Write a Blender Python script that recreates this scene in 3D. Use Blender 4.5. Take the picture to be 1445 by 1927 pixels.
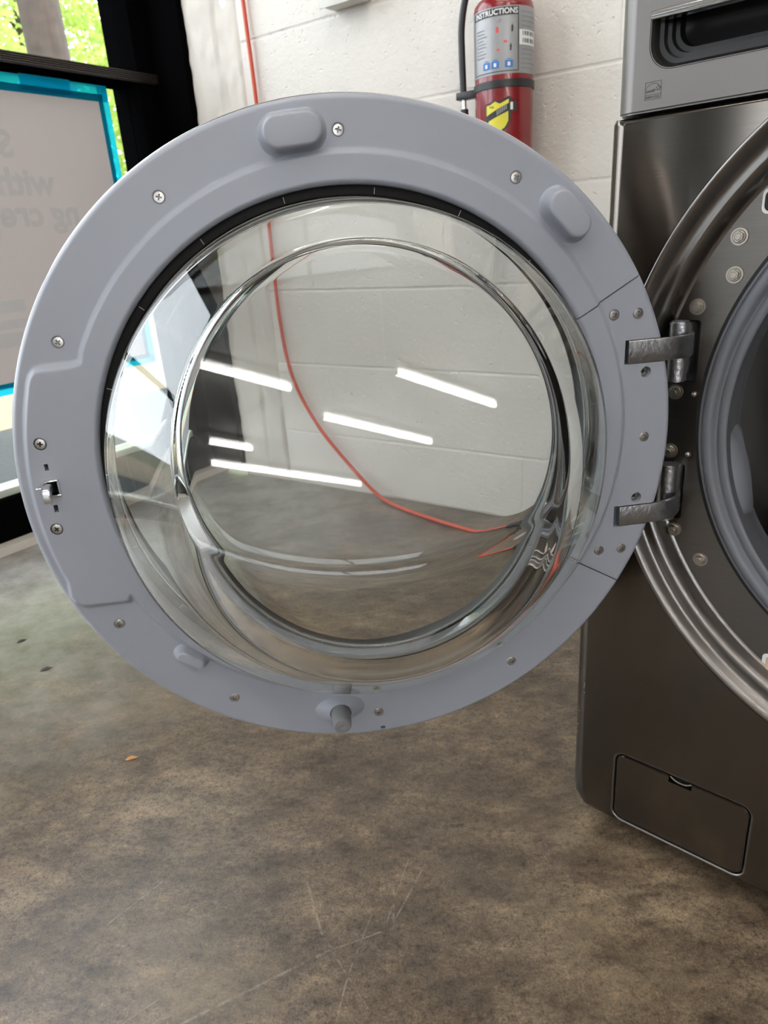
import bpy, bmesh, math, random
import numpy as np
from mathutils import Matrix, Vector, noise
for o in list(bpy.data.objects): bpy.data.objects.remove(o)
random.seed(4); RNG = np.random.default_rng(4)
sc = bpy.context.scene
R = math.radians; PI = math.pi

# ------------------------------------------------------------------ camera
def make_camera():
    p, r = R(21.0), R(-4.02)
    fwd = Vector((0, math.cos(p), -math.sin(p))); up = Vector((0, math.sin(p), math.cos(p))); rt = Vector((1, 0, 0))
    x = math.cos(r) * rt + math.sin(r) * up; y = -math.sin(r) * rt + math.cos(r) * up; z = -fwd
    cd = bpy.data.cameras.new('camera'); co = bpy.data.objects.new('camera', cd); sc.collection.objects.link(co)
    co.matrix_world = Matrix(((x.x, y.x, z.x, 0), (x.y, y.y, z.y, 0), (x.z, y.z, z.z, .70), (0, 0, 0, 1)))
    cd.sensor_width = 36; cd.sensor_fit = 'AUTO'; cd.lens = 1336 / 1927 * 36; cd.clip_start = .02; cd.clip_end = 200
    cd.dof.use_dof = True; cd.dof.focus_distance = .58; cd.dof.aperture_fstop = 14
    sc.camera = co
make_camera()

# ------------------------------------------------------------------ world, sun, exposure
w = bpy.data.worlds.new('sky'); sc.world = w; w.use_nodes = True
w.node_tree.nodes['Background'].inputs[0].default_value = (.86, .93, 1, 1)
w.node_tree.nodes['Background'].inputs[1].default_value = 3.1
sun = bpy.data.lights.new('sun', 'SUN'); sun.energy = 1.2; sun.angle = R(1.5); sun.color = (1, .95, .86)
so = bpy.data.objects.new('sun', sun); sc.collection.objects.link(so)
so.rotation_euler = Vector((-.62, .30, -1.0)).to_track_quat('-Z', 'Y').to_euler()
TUBE = 19.5
sc.view_settings.view_transform = 'Standard'; sc.view_settings.look = 'None'
sc.view_settings.gamma = 1; sc.view_settings.use_curve_mapping = False
sc.view_settings.exposure = .95
sc.cycles.use_denoising = True
sc.cycles.max_bounces = 20; sc.cycles.transmission_bounces = 16; sc.cycles.glossy_bounces = 8
sc.cycles.transparent_max_bounces = 16; sc.cycles.sample_clamp_indirect = 6

# ------------------------------------------------------------------ materials
def nt(name):
    m = bpy.data.materials.new(name); m.use_nodes = True
    t = m.node_tree; b = t.nodes['Principled BSDF']
    return m, t, b
def col(c): return (c[0], c[1], c[2], 1)
def mat(name, c, rough=.5, metal=0, spec=.5, noise_amt=.06, scale=30, bump=0, bscale=200, coat=0, trans=0, ior=1.5):
    """principled material with a faint procedural variation of its colour"""
    m, t, b = nt(name); n = t.nodes; l = t.links
    tc = n.new('ShaderNodeTexCoord')
    nz = n.new('ShaderNodeTexNoise'); nz.inputs['Scale'].default_value = scale; nz.inputs['Detail'].default_value = 4
    l.new(tc.outputs['Object'], nz.inputs['Vector'])
    mx = n.new('ShaderNodeMix'); mx.data_type = 'RGBA'
    mx.inputs[6].default_value = col([v * (1 - noise_amt) for v in c]); mx.inputs[7].default_value = col([min(1, v * (1 + noise_amt)) for v in c])
    l.new(nz.outputs['Fac'], mx.inputs[0]); l.new(mx.outputs[2], b.inputs['Base Color'])
    b.inputs['Roughness'].default_value = rough; b.inputs['Metallic'].default_value = metal
    b.inputs['Specular IOR Level'].default_value = spec; b.inputs['Coat Weight'].default_value = coat
    b.inputs['Transmission Weight'].default_value = trans; b.inputs['IOR'].default_value = ior
    if bump:
        n2 = n.new('ShaderNodeTexNoise'); n2.inputs['Scale'].default_value = bscale; n2.inputs['Detail'].default_value = 5
        l.new(tc.outputs['Object'], n2.inputs['Vector'])
        bp = n.new('ShaderNodeBump'); bp.inputs['Strength'].default_value = bump; bp.inputs['Distance'].default_value = .002
        l.new(n2.outputs['Fac'], bp.inputs['Height']); l.new(bp.outputs['Normal'], b.inputs['Normal'])
    return m
def emis(name, c, s):
    m, t, b = nt(name); b.inputs['Base Color'].default_value = col(c)
    b.inputs['Emission Color'].default_value = col(c); b.inputs['Emission Strength'].default_value = s
    return m
def brushed(name, c, rough, aniso, rot=0.25, bump=.12):
    m, t, b = nt(name); n = t.nodes; l = t.links
    tc = n.new('ShaderNodeTexCoord'); mp = n.new('ShaderNodeMapping'); mp.inputs['Scale'].default_value = (6, 6, 900)
    l.new(tc.outputs['Object'], mp.inputs['Vector'])
    nz = n.new('ShaderNodeTexNoise'); nz.inputs['Scale'].default_value = 1; nz.inputs['Detail'].default_value = 6
    l.new(mp.outputs[0], nz.inputs['Vector'])
    mx = n.new('ShaderNodeMix'); mx.data_type = 'RGBA'
    mx.inputs[6].default_value = col([v * .88 for v in c]); mx.inputs[7].default_value = col([v * 1.12 for v in c])
    l.new(nz.outputs['Fac'], mx.inputs[0]); l.new(mx.outputs[2], b.inputs['Base Color'])
    b.inputs['Metallic'].default_value = 1; b.inputs['Roughness'].default_value = rough
    b.inputs['Anisotropic'].default_value = aniso; b.inputs['Anisotropic Rotation'].default_value = rot
    tg = n.new('ShaderNodeTangent'); tg.direction_type = 'RADIAL'; tg.axis = 'Z'
    l.new(tg.outputs[0], b.inputs['Tangent'])
    bp = n.new('ShaderNodeBump'); bp.inputs['Strength'].default_value = bump; bp.inputs['Distance'].default_value = .0004
    l.new(nz.outputs['Fac'], bp.inputs['Height']); l.new(bp.outputs['Normal'], b.inputs['Normal'])
    return m

def block_material():
    m, t, b = nt('painted_block'); n = t.nodes; l = t.links
    ge = n.new('ShaderNodeNewGeometry')
    n1 = n.new('ShaderNodeTexNoise'); n1.inputs['Scale'].default_value = 3; n1.inputs['Detail'].default_value = 5
    n2 = n.new('ShaderNodeTexNoise'); n2.inputs['Scale'].default_value = 70; n2.inputs['Detail'].default_value = 6; n2.inputs['Roughness'].default_value = .65
    v = n.new('ShaderNodeTexVoronoi'); v.inputs['Scale'].default_value = 55
    nd = n.new('ShaderNodeTexNoise'); nd.inputs['Scale'].default_value = 40
    add = n.new('ShaderNodeVectorMath'); add.operation = 'MULTIPLY_ADD'; add.inputs[1].default_value = (.03, .03, .03)
    for a in (n1, n2, nd): l.new(ge.outputs['Position'], a.inputs['Vector'])
    l.new(nd.outputs['Color'], add.inputs[0]); l.new(ge.outputs['Position'], add.inputs[2]); l.new(add.outputs[0], v.inputs['Vector'])
    r = n.new('ShaderNodeValToRGB'); r.color_ramp.elements[0].position = .05; r.color_ramp.elements[0].color = (0, 0, 0, 1)
    r.color_ramp.elements[1].position = .22; r.color_ramp.elements[1].color = (1, 1, 1, 1); l.new(v.outputs['Distance'], r.inputs[0])
    cr = n.new('ShaderNodeValToRGB'); cr.color_ramp.elements[0].position = .35; cr.color_ramp.elements[0].color = (.655, .62, .56, 1)
    cr.color_ramp.elements[1].position = .65; cr.color_ramp.elements[1].color = (.705, .672, .613, 1); l.new(n1.outputs['Fac'], cr.inputs[0])
    l.new(cr.outputs[0], b.inputs['Base Color']); b.inputs['Roughness'].default_value = .55
    ma = n.new('ShaderNodeMath'); ma.operation = 'MULTIPLY_ADD'; ma.inputs[1].default_value = .55
    l.new(r.outputs[0], ma.inputs[0]); l.new(n2.outputs['Fac'], ma.inputs[2])
    bp = n.new('ShaderNodeBump'); bp.inputs['Strength'].default_value = .75; bp.inputs['Distance'].default_value = .003
    l.new(ma.outputs[0], bp.inputs['Height']); l.new(bp.outputs['Normal'], b.inputs['Normal'])
    return m

# scuff lines worn into the floor: start x, y, end x, y, half width
SCRATCH = [(-.255, .462, -.093, .538, .0011), (-.093, .538, -.02, .561, .0007), (-.121, .627, -.100, .560, .0009), (-.100, .560, -.078, .522, .0009),
           (-.078, .522, -.050, .475, .0008), (-.083, .455, -.070, .510, .0008), (-.070, .510, -.045, .579, .0006), (-.019, .615, -.021, .567, .0008),
           (-.021, .567, .020, .642, .0008), (-.031, .560, .000, .650, .0005), (-.347, .586, -.296, .642, .0006), (-.30, .47, -.26, .50, .0005)]
def floor_material():
    m, t, b = nt('stained_concrete'); n = t.nodes; l = t.links
    ge = n.new('ShaderNodeNewGeometry'); P = ge.outputs['Position']
    def nz(s, d=6, rg=.6, vec=None):
        a = n.new('ShaderNodeTexNoise'); a.inputs['Scale'].default_value = s; a.inputs['Detail'].default_value = d; a.inputs['Roughness'].default_value = rg
        l.new(vec or P, a.inputs['Vector']); return a.outputs['Fac']
    def ramp(f, pts):
        r = n.new('ShaderNodeValToRGB'); e = r.color_ramp.elements
        while len(e) < len(pts): e.new(.5)
        for i, (p, c) in enumerate(pts): e[i].position = p; e[i].color = col(c)
        l.new(f, r.inputs[0]); return r.outputs[0]
    def mix(f, a, c, mode='MIX'):
        x = n.new('ShaderNodeMix'); x.data_type = 'RGBA'; x.blend_type = mode
        for s, i in ((f, 0), (a, 6), (c, 7)):
            if isinstance(s, (int, float)): x.inputs[i].default_value = s
            elif isinstance(s, tuple): x.inputs[i].default_value = col(s)
            else: l.new(s, x.inputs[i])
        return x.outputs[2]
    mp = n.new('ShaderNodeMapping'); mp.inputs['Rotation'].default_value = (0, 0, R(38)); mp.inputs['Scale'].default_value = (1, 1.7, 1); l.new(P, mp.inputs[0])
    v = mp.outputs[0]
    base = ramp(nz(4.0, 10, .70, v), [(.34, (.060, .043, .027)), (.46, (.102, .073, .048)), (.55, (.146, .106, .070)), (.68, (.220, .168, .114))])
    mott = ramp(nz(19, 10, .74, v), [(.36, (.36, .34, .32)), (.47, (.86, .85, .84)), (.55, (1.10, 1.09, 1.06)), (.67, (1.75, 1.68, 1.52))])
    c = mix(.9, base, mott, 'MULTIPLY')
    fine = ramp(nz(420, 3, .6), [(.36, (.62, .61, .60)), (.50, (1, 1, 1)), (.66, (1.42, 1.40, 1.35))]); c = mix(.8, c, fine, 'MULTIPLY')
    speck = ramp(nz(150, 8, .75), [(.38, (.38, .37, .36)), (.48, (.98, .98, .98)), (.58, (1.05, 1.05, 1.03)), (.68, (1.8, 1.75, 1.65))]); c = mix(.9, c, speck, 'MULTIPLY')
    # dark oil-like stains, dark flecks and yellower worn patches
    c = mix(ramp(nz(2.3, 7, .62), [(.54, (0, 0, 0)), (.70, (.60, .60, .60))]), c, (.062, .048, .036))
    c = mix(ramp(nz(9, 9, .75), [(.61, (0, 0, 0)), (.68, (.65, .65, .65))]), c, (.045, .035, .027))
    c = mix(ramp(nz(3.1, 8, .68, v), [(.53, (0, 0, 0)), (.70, (.50, .50, .50))]), c, (.222, .170, .104))
    # paler worn concrete along the window, with the daylight pool there painted in
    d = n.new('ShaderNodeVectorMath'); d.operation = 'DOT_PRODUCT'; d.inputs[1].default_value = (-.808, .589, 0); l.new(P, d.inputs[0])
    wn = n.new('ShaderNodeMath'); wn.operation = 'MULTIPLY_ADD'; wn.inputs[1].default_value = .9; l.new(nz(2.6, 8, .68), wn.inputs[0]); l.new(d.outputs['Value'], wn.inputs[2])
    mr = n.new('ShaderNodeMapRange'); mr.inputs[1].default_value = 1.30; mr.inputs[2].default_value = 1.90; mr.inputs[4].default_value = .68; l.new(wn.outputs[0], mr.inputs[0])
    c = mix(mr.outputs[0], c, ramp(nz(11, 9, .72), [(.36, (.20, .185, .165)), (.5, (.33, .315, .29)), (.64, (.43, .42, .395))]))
    # scratches
    acc = None
    for (x0, y0, x1, y1, hw) in SCRATCH:
        dx, dy = x1 - x0, y1 - y0; L = math.hypot(dx, dy); ux, uy = dx / L, dy / L
        def dot(v, off):
            d = n.new('ShaderNodeVectorMath'); d.operation = 'DOT_PRODUCT'; d.inputs[1].default_value = v; l.new(P, d.inputs[0])
            s = n.new('ShaderNodeMath'); s.operation = 'SUBTRACT'; s.inputs[1].default_value = off; l.new(d.outputs['Value'], s.inputs[0]); return s.outputs[0]
        def m1(op, a, b_=None, c_=None):
            s = n.new('ShaderNodeMath'); s.operation = op; s.use_clamp = (op == 'DIVIDE')
            for i, q in enumerate((a, b_, c_)):
                if q is None: continue
                if isinstance(q, (int, float)): s.inputs[i].default_value = q
                else: l.new(q, s.inputs[i])
            return s.outputs[0]
        perp = m1('ABSOLUTE', dot((-uy, ux, 0), -uy * x0 + ux * y0))
        along = m1('ABSOLUTE', dot((ux, uy, 0), ux * (x0 + x1) / 2 + uy * (y0 + y1) / 2))
        k = m1('MULTIPLY', m1('LESS_THAN', along, L / 2), m1('SUBTRACT', 1.0, m1('DIVIDE', perp, hw * 2)))
        acc = k if acc is None else m1('MAXIMUM', acc, k)
    br = ramp(nz(90, 3), [(.38, (.0, .0, .0)), (.62, (.42, .42, .42))])
    sx = n.new('ShaderNodeMath'); sx.operation = 'MULTIPLY'; l.new(acc, sx.inputs[0]); l.new(br, sx.inputs[1])
    c = mix(sx.outputs[0], c, (.42, .36, .29))
    l.new(c, b.inputs['Base Color'])
    rr = n.new('ShaderNodeMapRange'); rr.inputs[3].default_value = .22; rr.inputs[4].default_value = .42; l.new(nz(12, 6), rr.inputs[0]); l.new(rr.outputs[0], b.inputs['Roughness'])
    b.inputs['Specular IOR Level'].default_value = .5; b.inputs['Coat Weight'].default_value = .08; b.inputs['Coat Roughness'].default_value = .25
    bp = n.new('ShaderNodeBump'); bp.inputs['Strength'].default_value = .25; bp.inputs['Distance'].default_value = .002
    l.new(nz(60, 8, .7), bp.inputs['Height']); l.new(bp.outputs['Normal'], b.inputs['Normal'])
    return m
def pane_material(name, tint=(1, 1, 1)):
    m, t, b = nt(name); n = t.nodes; l = t.links
    tr = n.new('ShaderNodeBsdfTransparent'); tr.inputs[0].default_value = col(tint)
    gl = n.new('ShaderNodeBsdfGlossy'); gl.inputs['Roughness'].default_value = .01
    fr = n.new('ShaderNodeFresnel'); fr.inputs[0].default_value = 1.45
    ge = n.new('ShaderNodeNewGeometry'); inv = n.new('ShaderNodeMath'); inv.operation = 'SUBTRACT'; inv.inputs[0].default_value = 1; l.new(ge.outputs['Backfacing'], inv.inputs[1])
    mu = n.new('ShaderNodeMath'); mu.operation = 'MULTIPLY'; l.new(fr.outputs[0], mu.inputs[0]); l.new(inv.outputs[0], mu.inputs[1])   # a thin pane reflects at the face it is met on
    mx = n.new('ShaderNodeMixShader'); l.new(mu.outputs[0], mx.inputs[0]); l.new(tr.outputs[0], mx.inputs[1]); l.new(gl.outputs[0], mx.inputs[2])
    l.new(mx.outputs[0], n['Material Output'].inputs['Surface']); return m
def bowl_material():
    m, t, b = nt('bowl_glass'); n = t.nodes; l = t.links
    g = n.new('ShaderNodeBsdfGlass'); g.inputs['Color'].default_value = (.965, .972, .965, 1); g.inputs['IOR'].default_value = 1.5; g.inputs['Roughness'].default_value = 0
    l.new(g.outputs[0], n['Material Output'].inputs['Surface']); return m
def film_material(name, c, tcol, mixf):
    """thin tape or paper that lets light through"""
    m, t, b = nt(name); n = t.nodes; l = t.links
    d = n.new('ShaderNodeBsdfDiffuse'); d.inputs[0].default_value = col(c)
    tl = n.new('ShaderNodeBsdfTranslucent'); tl.inputs[0].default_value = col(tcol)
    mx = n.new('ShaderNodeMixShader'); mx.inputs[0].default_value = mixf
    l.new(d.outputs[0], mx.inputs[1]); l.new(tl.outputs[0], mx.inputs[2]); l.new(mx.outputs[0], n['Material Output'].inputs['Surface']); return m
def tape_material():
    m, t, b = nt('blue_tape'); n = t.nodes; l = t.links
    d = n.new('ShaderNodeBsdfDiffuse'); d.inputs[0].default_value = (.02, .30, .52, 1)
    tl = n.new('ShaderNodeBsdfTranslucent'); tl.inputs[0].default_value = (.10, .66, .74, 1)
    tr = n.new('ShaderNodeBsdfTransparent'); tr.inputs[0].default_value = (.16, .80, .92, 1)
    m1 = n.new('ShaderNodeMixShader'); m1.inputs[0].default_value = .72; l.new(d.outputs[0], m1.inputs[1]); l.new(tl.outputs[0], m1.inputs[2])
    m2 = n.new('ShaderNodeMixShader'); m2.inputs[0].default_value = .48; l.new(m1.outputs[0], m2.inputs[1]); l.new(tr.outputs[0], m2.inputs[2])
    l.new(m2.outputs[0], n['Material Output'].inputs['Surface']); return m

M = {}
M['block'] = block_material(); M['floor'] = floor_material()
M['plaster'] = mat('rough_plaster', (.60, .56, .50), .7, bump=.7, bscale=60, scale=8, noise_amt=.12)
M['ceiling'] = mat('ceiling_paint', (.72, .71, .69), .8)
M['black_frame'] = mat('black_anodised', (.002, .002, .0022), .65, spec=0)
M['dark_wall'] = mat('dark_blue_grey_paint', (.040, .060, .068), .5)
M['transom'] = mat('bronze_rail', (.085, .075, .070), .38, metal=.6)
M['pane'] = pane_material('clear_pane'); M['cover'] = pane_material('door_cover_pane', (.93, .935, .935))
M['paper'] = film_material('poster_paper', (.66, .62, .61), (.62, .57, .57), .26)
M['print'] = mat('faded_print', (.55, .54, .54), .8); M['print_pale'] = mat('pale_print', (.56, .56, .565), .8)
M['tape'] = tape_material()
M['stop'] = mat('pale_glazing_stop', (.62, .66, .58), .4)
M['concrete'] = mat('sunlit_concrete', (.21, .172, .115), .9, scale=3, noise_amt=.12)
M['asphalt'] = mat('asphalt', (.042, .044, .042), .9, scale=60, noise_amt=.5, bump=.5)
M['grass'] = mat('grass', (.11, .11, .06), .9, scale=5, noise_amt=.3)
M['bark'] = mat('bark', (.052, .038, .028), .9, scale=14, noise_amt=.7, bump=.8, bscale=20)
M['leaf'] = film_material('leaf', (.40, .50, .14), (.58, .70, .21), .5)
M['plastic'] = mat('blue_grey_plastic', (.325, .342, .388), .36, noise_amt=.02, scale=4, spec=.45)
M['black_rubber'] = mat('black_ring', (.010, .0095, .009), .55, scale=300, noise_amt=.4, spec=.15)
M['tick'] = mat('tick_print', (.45, .43, .40), .6)
M['cavity'] = mat('dark_cavity', (.02, .02, .021), .5)
M['chrome'] = mat('chrome', (.78, .78, .79), .12, metal=1, noise_amt=.03)
M['screw'] = mat('screw_steel', (.50, .475, .44), .32, metal=1, noise_amt=.1, scale=300); M['recess'] = mat('screw_recess_shade', (.05, .045, .04), .5, metal=.6)
M['bolt'] = mat('bolt_steel', (.40, .36, .31), .34, metal=1, noise_amt=.1, scale=200)
M['hinge'] = mat('cast_hinge', (.40, .40, .41), .34, metal=1, noise_amt=.18, scale=60, bump=.35, bscale=260)
M['foot'] = mat('grey_rubber', (.22, .22, .225), .55); M['bowl'] = bowl_material()
M['steel'] = brushed('brushed_graphite_steel', (.150, .132, .114), .17, .85)
M['steel_plate'] = brushed('brushed_plate', (.15, .136, .122), .34, .6)
M['bezel'] = mat('stamped_steel', (.215, .20, .188), .30, metal=1, noise_amt=.06, scale=60)
M['panel'] = mat('satin_panel', (.165, .152, .143), .32, metal=.4, noise_amt=.03)
M['body'] = mat('cabinet_paint', (.12, .115, .11), .4, metal=.4)
M['handle_dark'] = mat('handle_pocket', (.014, .013, .013), .35)
M['gasket'] = mat('grey_gasket', (.165, .170, .195), .45, scale=14, noise_amt=.12); M['gasket_in'] = mat('inner_gasket', (.085, .086, .098), .5)
M['drum'] = mat('drum_steel', (.20, .19, .18), .35, metal=1); M['black'] = mat('black_gap', (.008, .008, .008), .6)
M['ink'] = mat('dark_ink', (.03, .03, .03), .6); M['white'] = mat('white_print', (.78, .78, .76), .6); M['sticker_tan'] = mat('tan_print', (.62, .42, .30), .6)
M['red'] = mat('extinguisher_red', (.20, .003, .006), .24, coat=.35, noise_amt=.03)
M['label'] = mat('silver_label', (.31, .31, .312), .38, metal=.25, noise_amt=.02); M['label_blue'] = mat('blue_print', (.03, .16, .48), .5)
M['label_red'] = mat('red_print', (.75, .06, .06), .5); M['label_grey'] = mat('grey_print', (.24, .24, .25), .6); M['yellow'] = mat('yellow_print', (.70, .62, .05), .45)
M['hose'] = mat('black_hose', (.012, .012, .013), .4); M['silver'] = mat('bright_metal', (.7, .7, .7), .25, metal=1)
M['cord'] = mat('orange_cord', (.56, .072, .030), .45); M['box'] = mat('painted_box', (.66, .64, .59), .5)
M['tube'] = emis('led_tube', (1, .97, .93), TUBE); M['fixture'] = mat('fixture_white', (.8, .8, .8), .5)
M['dry_leaf'] = mat('dry_leaf', (.50, .26, .09), .7); M['bit'] = mat('dark_litter', (.07, .06, .05), .8)

# ------------------------------------------------------------------ helpers
def link(name, me, m=None, parent=None, mw=None, smooth=None):
    o = bpy.data.objects.new(name, me); sc.collection.objects.link(o)
    if m is not None and me is not None:
        for q in (m if isinstance(m, (list, tuple)) else [m]): me.materials.append(q)
    if parent is not None: o.parent = parent
    if mw is not None: o.matrix_local = mw
    if smooth is not None and me is not None:
        me.shade_smooth()
        if smooth < 179: me.set_sharp_from_angle(angle=R(smooth))
    return o
def raw(name, verts, faces, m=None, parent=None, mw=None, smooth=None):
    me = bpy.data.meshes.new(name); me.from_pydata([tuple(v) for v in verts], [], [tuple(f) for f in faces]); me.update()
    return link(name, me, m, parent, mw, smooth)
def from_bm(name, bm, m=None, parent=None, mw=None, smooth=None):
    me = bpy.data.meshes.new(name); bm.to_mesh(me); bm.free(); return link(name, me, m, parent, mw, smooth)
def empty(name, label, cat, mw, group=None):
    o = bpy.data.objects.new(name, None); sc.collection.objects.link(o); o.matrix_world = mw; o.empty_display_size = .05
    o['label'] = label; o['category'] = cat
    if group: o['group'] = group
    return o
def tag(o, label, cat, group=None):
    o['label'] = label; o['category'] = cat
    if group: o['group'] = group
    return o
def structure(o, label=None):
    o['kind'] = 'structure'
    if label: o['label'] = label; o['category'] = 'building'
    return o
T = Matrix.Translation
def box_bm(lo, hi, bev=0, seg=2, pick=None, bm=None):
    bm = bm or bmesh.new(); mark = set(bm.verts)
    r = bmesh.ops.create_cube(bm, size=1)
    for v in r['verts']: v.co = Vector([lo[i] + (hi[i] - lo[i]) * (v.co[i] + .5) for i in range(3)])
    if bev:
        vs = set(r['verts']); es = [e for e in bm.edges if e.verts[0] in vs and e.verts[1] in vs and (pick is None or pick((e.verts[0].co + e.verts[1].co) / 2))]
        bmesh.ops.bevel(bm, geom=es, offset=bev, segments=seg, affect='EDGES', profile=.5)
    return bm
def box(name, lo, hi, m, parent=None, bev=0, seg=2, mw=None, pick=None):
    return from_bm(name, box_bm(lo, hi, bev, seg, pick), m, parent, mw, 40 if bev else None)
def cyl_bm(p, q, r0, r1=None, n=24, bm=None, caps=True):
    bm = bm or bmesh.new(); p = Vector(p); q = Vector(q); d = q - p; L = d.length
    mx = T((p + q) / 2) @ d.to_track_quat('Z', 'Y').to_matrix().to_4x4()
    bmesh.ops.create_cone(bm, cap_ends=caps, segments=n, radius1=r0, radius2=r0 if r1 is None else r1, depth=L, matrix=mx); return bm
def revolve(name, prof, m, parent=None, mw=None, n=180, smooth=35, ctr=(0, 0), closed=False):
    """profile of (radius, y) turned about the local Y axis"""
    V = []; F = []; k = len(prof)
    for i in range(n):
        a = 2 * PI * i / n
        for (r, y) in prof: V.append((ctr[0] + r * math.cos(a), y, ctr[1] + r * math.sin(a)))
    for i in range(n):
        j = (i + 1) % n
        for s in range(k if closed else k - 1):
            t = (s + 1) % k; F.append((i * k + s, i * k + t, j * k + t, j * k + s))
    return raw(name, V, F, m, parent, mw, smooth)
def tube_mesh(pts, r, n=10, cap=True):
    """round tube along a list of points; r a number or one per point"""
    P = [Vector(p) for p in pts]; V = []; F = []; nrm = None
    for i, p in enumerate(P):
        t = (P[min(i + 1, len(P) - 1)] - P[max(i - 1, 0)]).normalized()
        if nrm is None: nrm = t.orthogonal().normalized()
        nrm = (nrm - t * nrm.dot(t)).normalized(); b = t.cross(nrm); rr = r[i] if isinstance(r, (list, tuple)) else r
        for k in range(n): a = 2 * PI * k / n; V.append(p + (nrm * math.cos(a) + b * math.sin(a)) * rr)
    for i in range(len(P) - 1):
        for k in range(n): F.append((i * n + k, i * n + (k + 1) % n, (i + 1) * n + (k + 1) % n, (i + 1) * n + k))
    if cap: F.append(tuple(range(n))[::-1]); F.append(tuple((len(P) - 1) * n + k for k in range(n)))
    return V, F
def smooth_path(pts, sub=8):
    P = [Vector(p) for p in pts]; out = []
    for i in range(len(P) - 1):
        a, b, c, d = P[max(i - 1, 0)], P[i], P[i + 1], P[min(i + 2, len(P) - 1)]
        for s in range(sub):
            t = s / sub; out.append(.5 * ((2 * b) + (c - a) * t + (2 * a - 5 * b + 4 * c - d) * t * t + (3 * b - 3 * c + d - a) * t ** 3))
    out.append(P[-1]); return out
def boolean(o, cutters):
    """cut bmesh solids out of an object's mesh"""
    for bm in cutters:
        c = from_bm('cutter', bm); c.parent = o
        md = o.modifiers.new('cut', 'BOOLEAN'); md.operation = 'DIFFERENCE'; md.solver = 'EXACT'; md.object = c
        bpy.context.view_layer.update()
        me = bpy.data.meshes.new_from_object(o.evaluated_get(bpy.context.evaluated_depsgraph_get()))
        o.modifiers.clear(); old = o.data; me.name = old.name; o.data = me; bpy.data.meshes.remove(old)
        cm = c.data; bpy.data.objects.remove(c); bpy.data.meshes.remove(cm)
def even_normals(o):
    md = o.modifiers.new('even_normals', 'WEIGHTED_NORMAL'); md.mode = 'FACE_AREA'; md.weight = 100; md.keep_sharp = True
def text_geo(s, size, bold=0.0, align='LEFT'):
    cu = bpy.data.curves.new('t', 'FONT'); cu.body = s; cu.size = size; cu.align_x = align; cu.offset = bold; cu.resolution_u = 3
    o = bpy.data.objects.new('t', cu); sc.collection.objects.link(o); bpy.context.view_layer.update()
    me = bpy.data.meshes.new_from_object(o.evaluated_get(bpy.context.evaluated_depsgraph_get()))
    V = [tuple(v.co[:2]) for v in me.vertices]; F = [tuple(p.vertices) for p in me.polygons]
    bpy.data.objects.remove(o); bpy.data.curves.remove(cu); bpy.data.meshes.remove(me); return V, F
def copy_of(o, parent, mw, name=None):
    c = o.copy(); sc.collection.objects.link(c); c.parent = parent; c.matrix_local = mw; return c
def rounded_poly(lo, hi, r, n=6):
    x0, z0 = lo; x1, z1 = hi; P = []
    for (cx, cz, a0) in ((x1 - r, z1 - r, 0), (x0 + r, z1 - r, 90), (x0 + r, z0 + r, 180), (x1 - r, z0 + r, 270)):
        for i in range(n + 1): a = R(a0 + 90 * i / n); P.append((cx + r * math.cos(a), cz + r * math.sin(a)))
    return P
def prism_bm(poly, y0, y1, bm=None):
    """polygon in local XZ pushed from y0 to y1"""
    bm = bm or bmesh.new(); a = [bm.verts.new((x, y0, z)) for x, z in poly]; b = [bm.verts.new((x, y1, z)) for x, z in poly]; n = len(poly)
    bm.faces.new(a); bm.faces.new(b[::-1])
    for i in range(n): bm.faces.new((a[i], b[i], b[(i + 1) % n], a[(i + 1) % n]))
    bmesh.ops.recalc_face_normals(bm, faces=bm.faces); return bm
def smoothstep(a, b, x): t = np.clip((x - a) / (b - a), 0, 1); return t * t * (3 - 2 * t)
def smin(a, b, k): h = np.clip(.5 + .5 * (b - a) / k, 0, 1); return b + (a - b) * h - k * h * (1 - h)

# ================================================================== THE ROOM (local x = along the block wall, y = towards it)
RA = R(-36.1); ROOM = Matrix.Rotation(RA, 4, 'Z')
WY = 1.58; WX = -1.83; CEIL = 2.8; X1 = 15.0; Y0 = -10.0
def room(o, mw=None): o.matrix_world = ROOM @ (mw or Matrix()); return o
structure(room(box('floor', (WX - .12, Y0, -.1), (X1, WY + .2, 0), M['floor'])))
structure(room(box('ceiling', (WX - .2, Y0, CEIL), (X1, WY + .2, CEIL + .1), M['ceiling'])))
wr = box_bm((WX, Y0 - .15, 0), (4.0, Y0, CEIL)); box_bm((13.5, Y0 - .15, 0), (X1, Y0, CEIL), bm=wr); box_bm((4.0, Y0 - .15, 2.2), (13.5, Y0, CEIL), bm=wr); box_bm((4.0, Y0 - .15, 0), (13.5, Y0, .10), bm=wr)
structure(room(from_bm('wall_rear', wr, M['plaster'])))
w2 = bpy.data.objects.new('added_window', None); sc.collection.objects.link(w2); w2['kind'] = 'structure'; w2.matrix_world = ROOM  # unseen window added so the bowl's crease reflects a bright line
for x in (4.03, 7.17, 10.33, 13.47): box('mullion', (x - .03, Y0 - .10, .10), (x + .03, Y0 - .02, 2.2), M['black_frame'], w2)
for x in (4.06, 7.20, 10.36): box('pane', (x, Y0 - .065, .10), (x + 3.08, Y0 - .059, 2.2), M['pane'], w2)
structure(room(box('wall_right', (X1, Y0, 0), (X1 + .15, WY + .2, CEIL), M['plaster'])))
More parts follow.
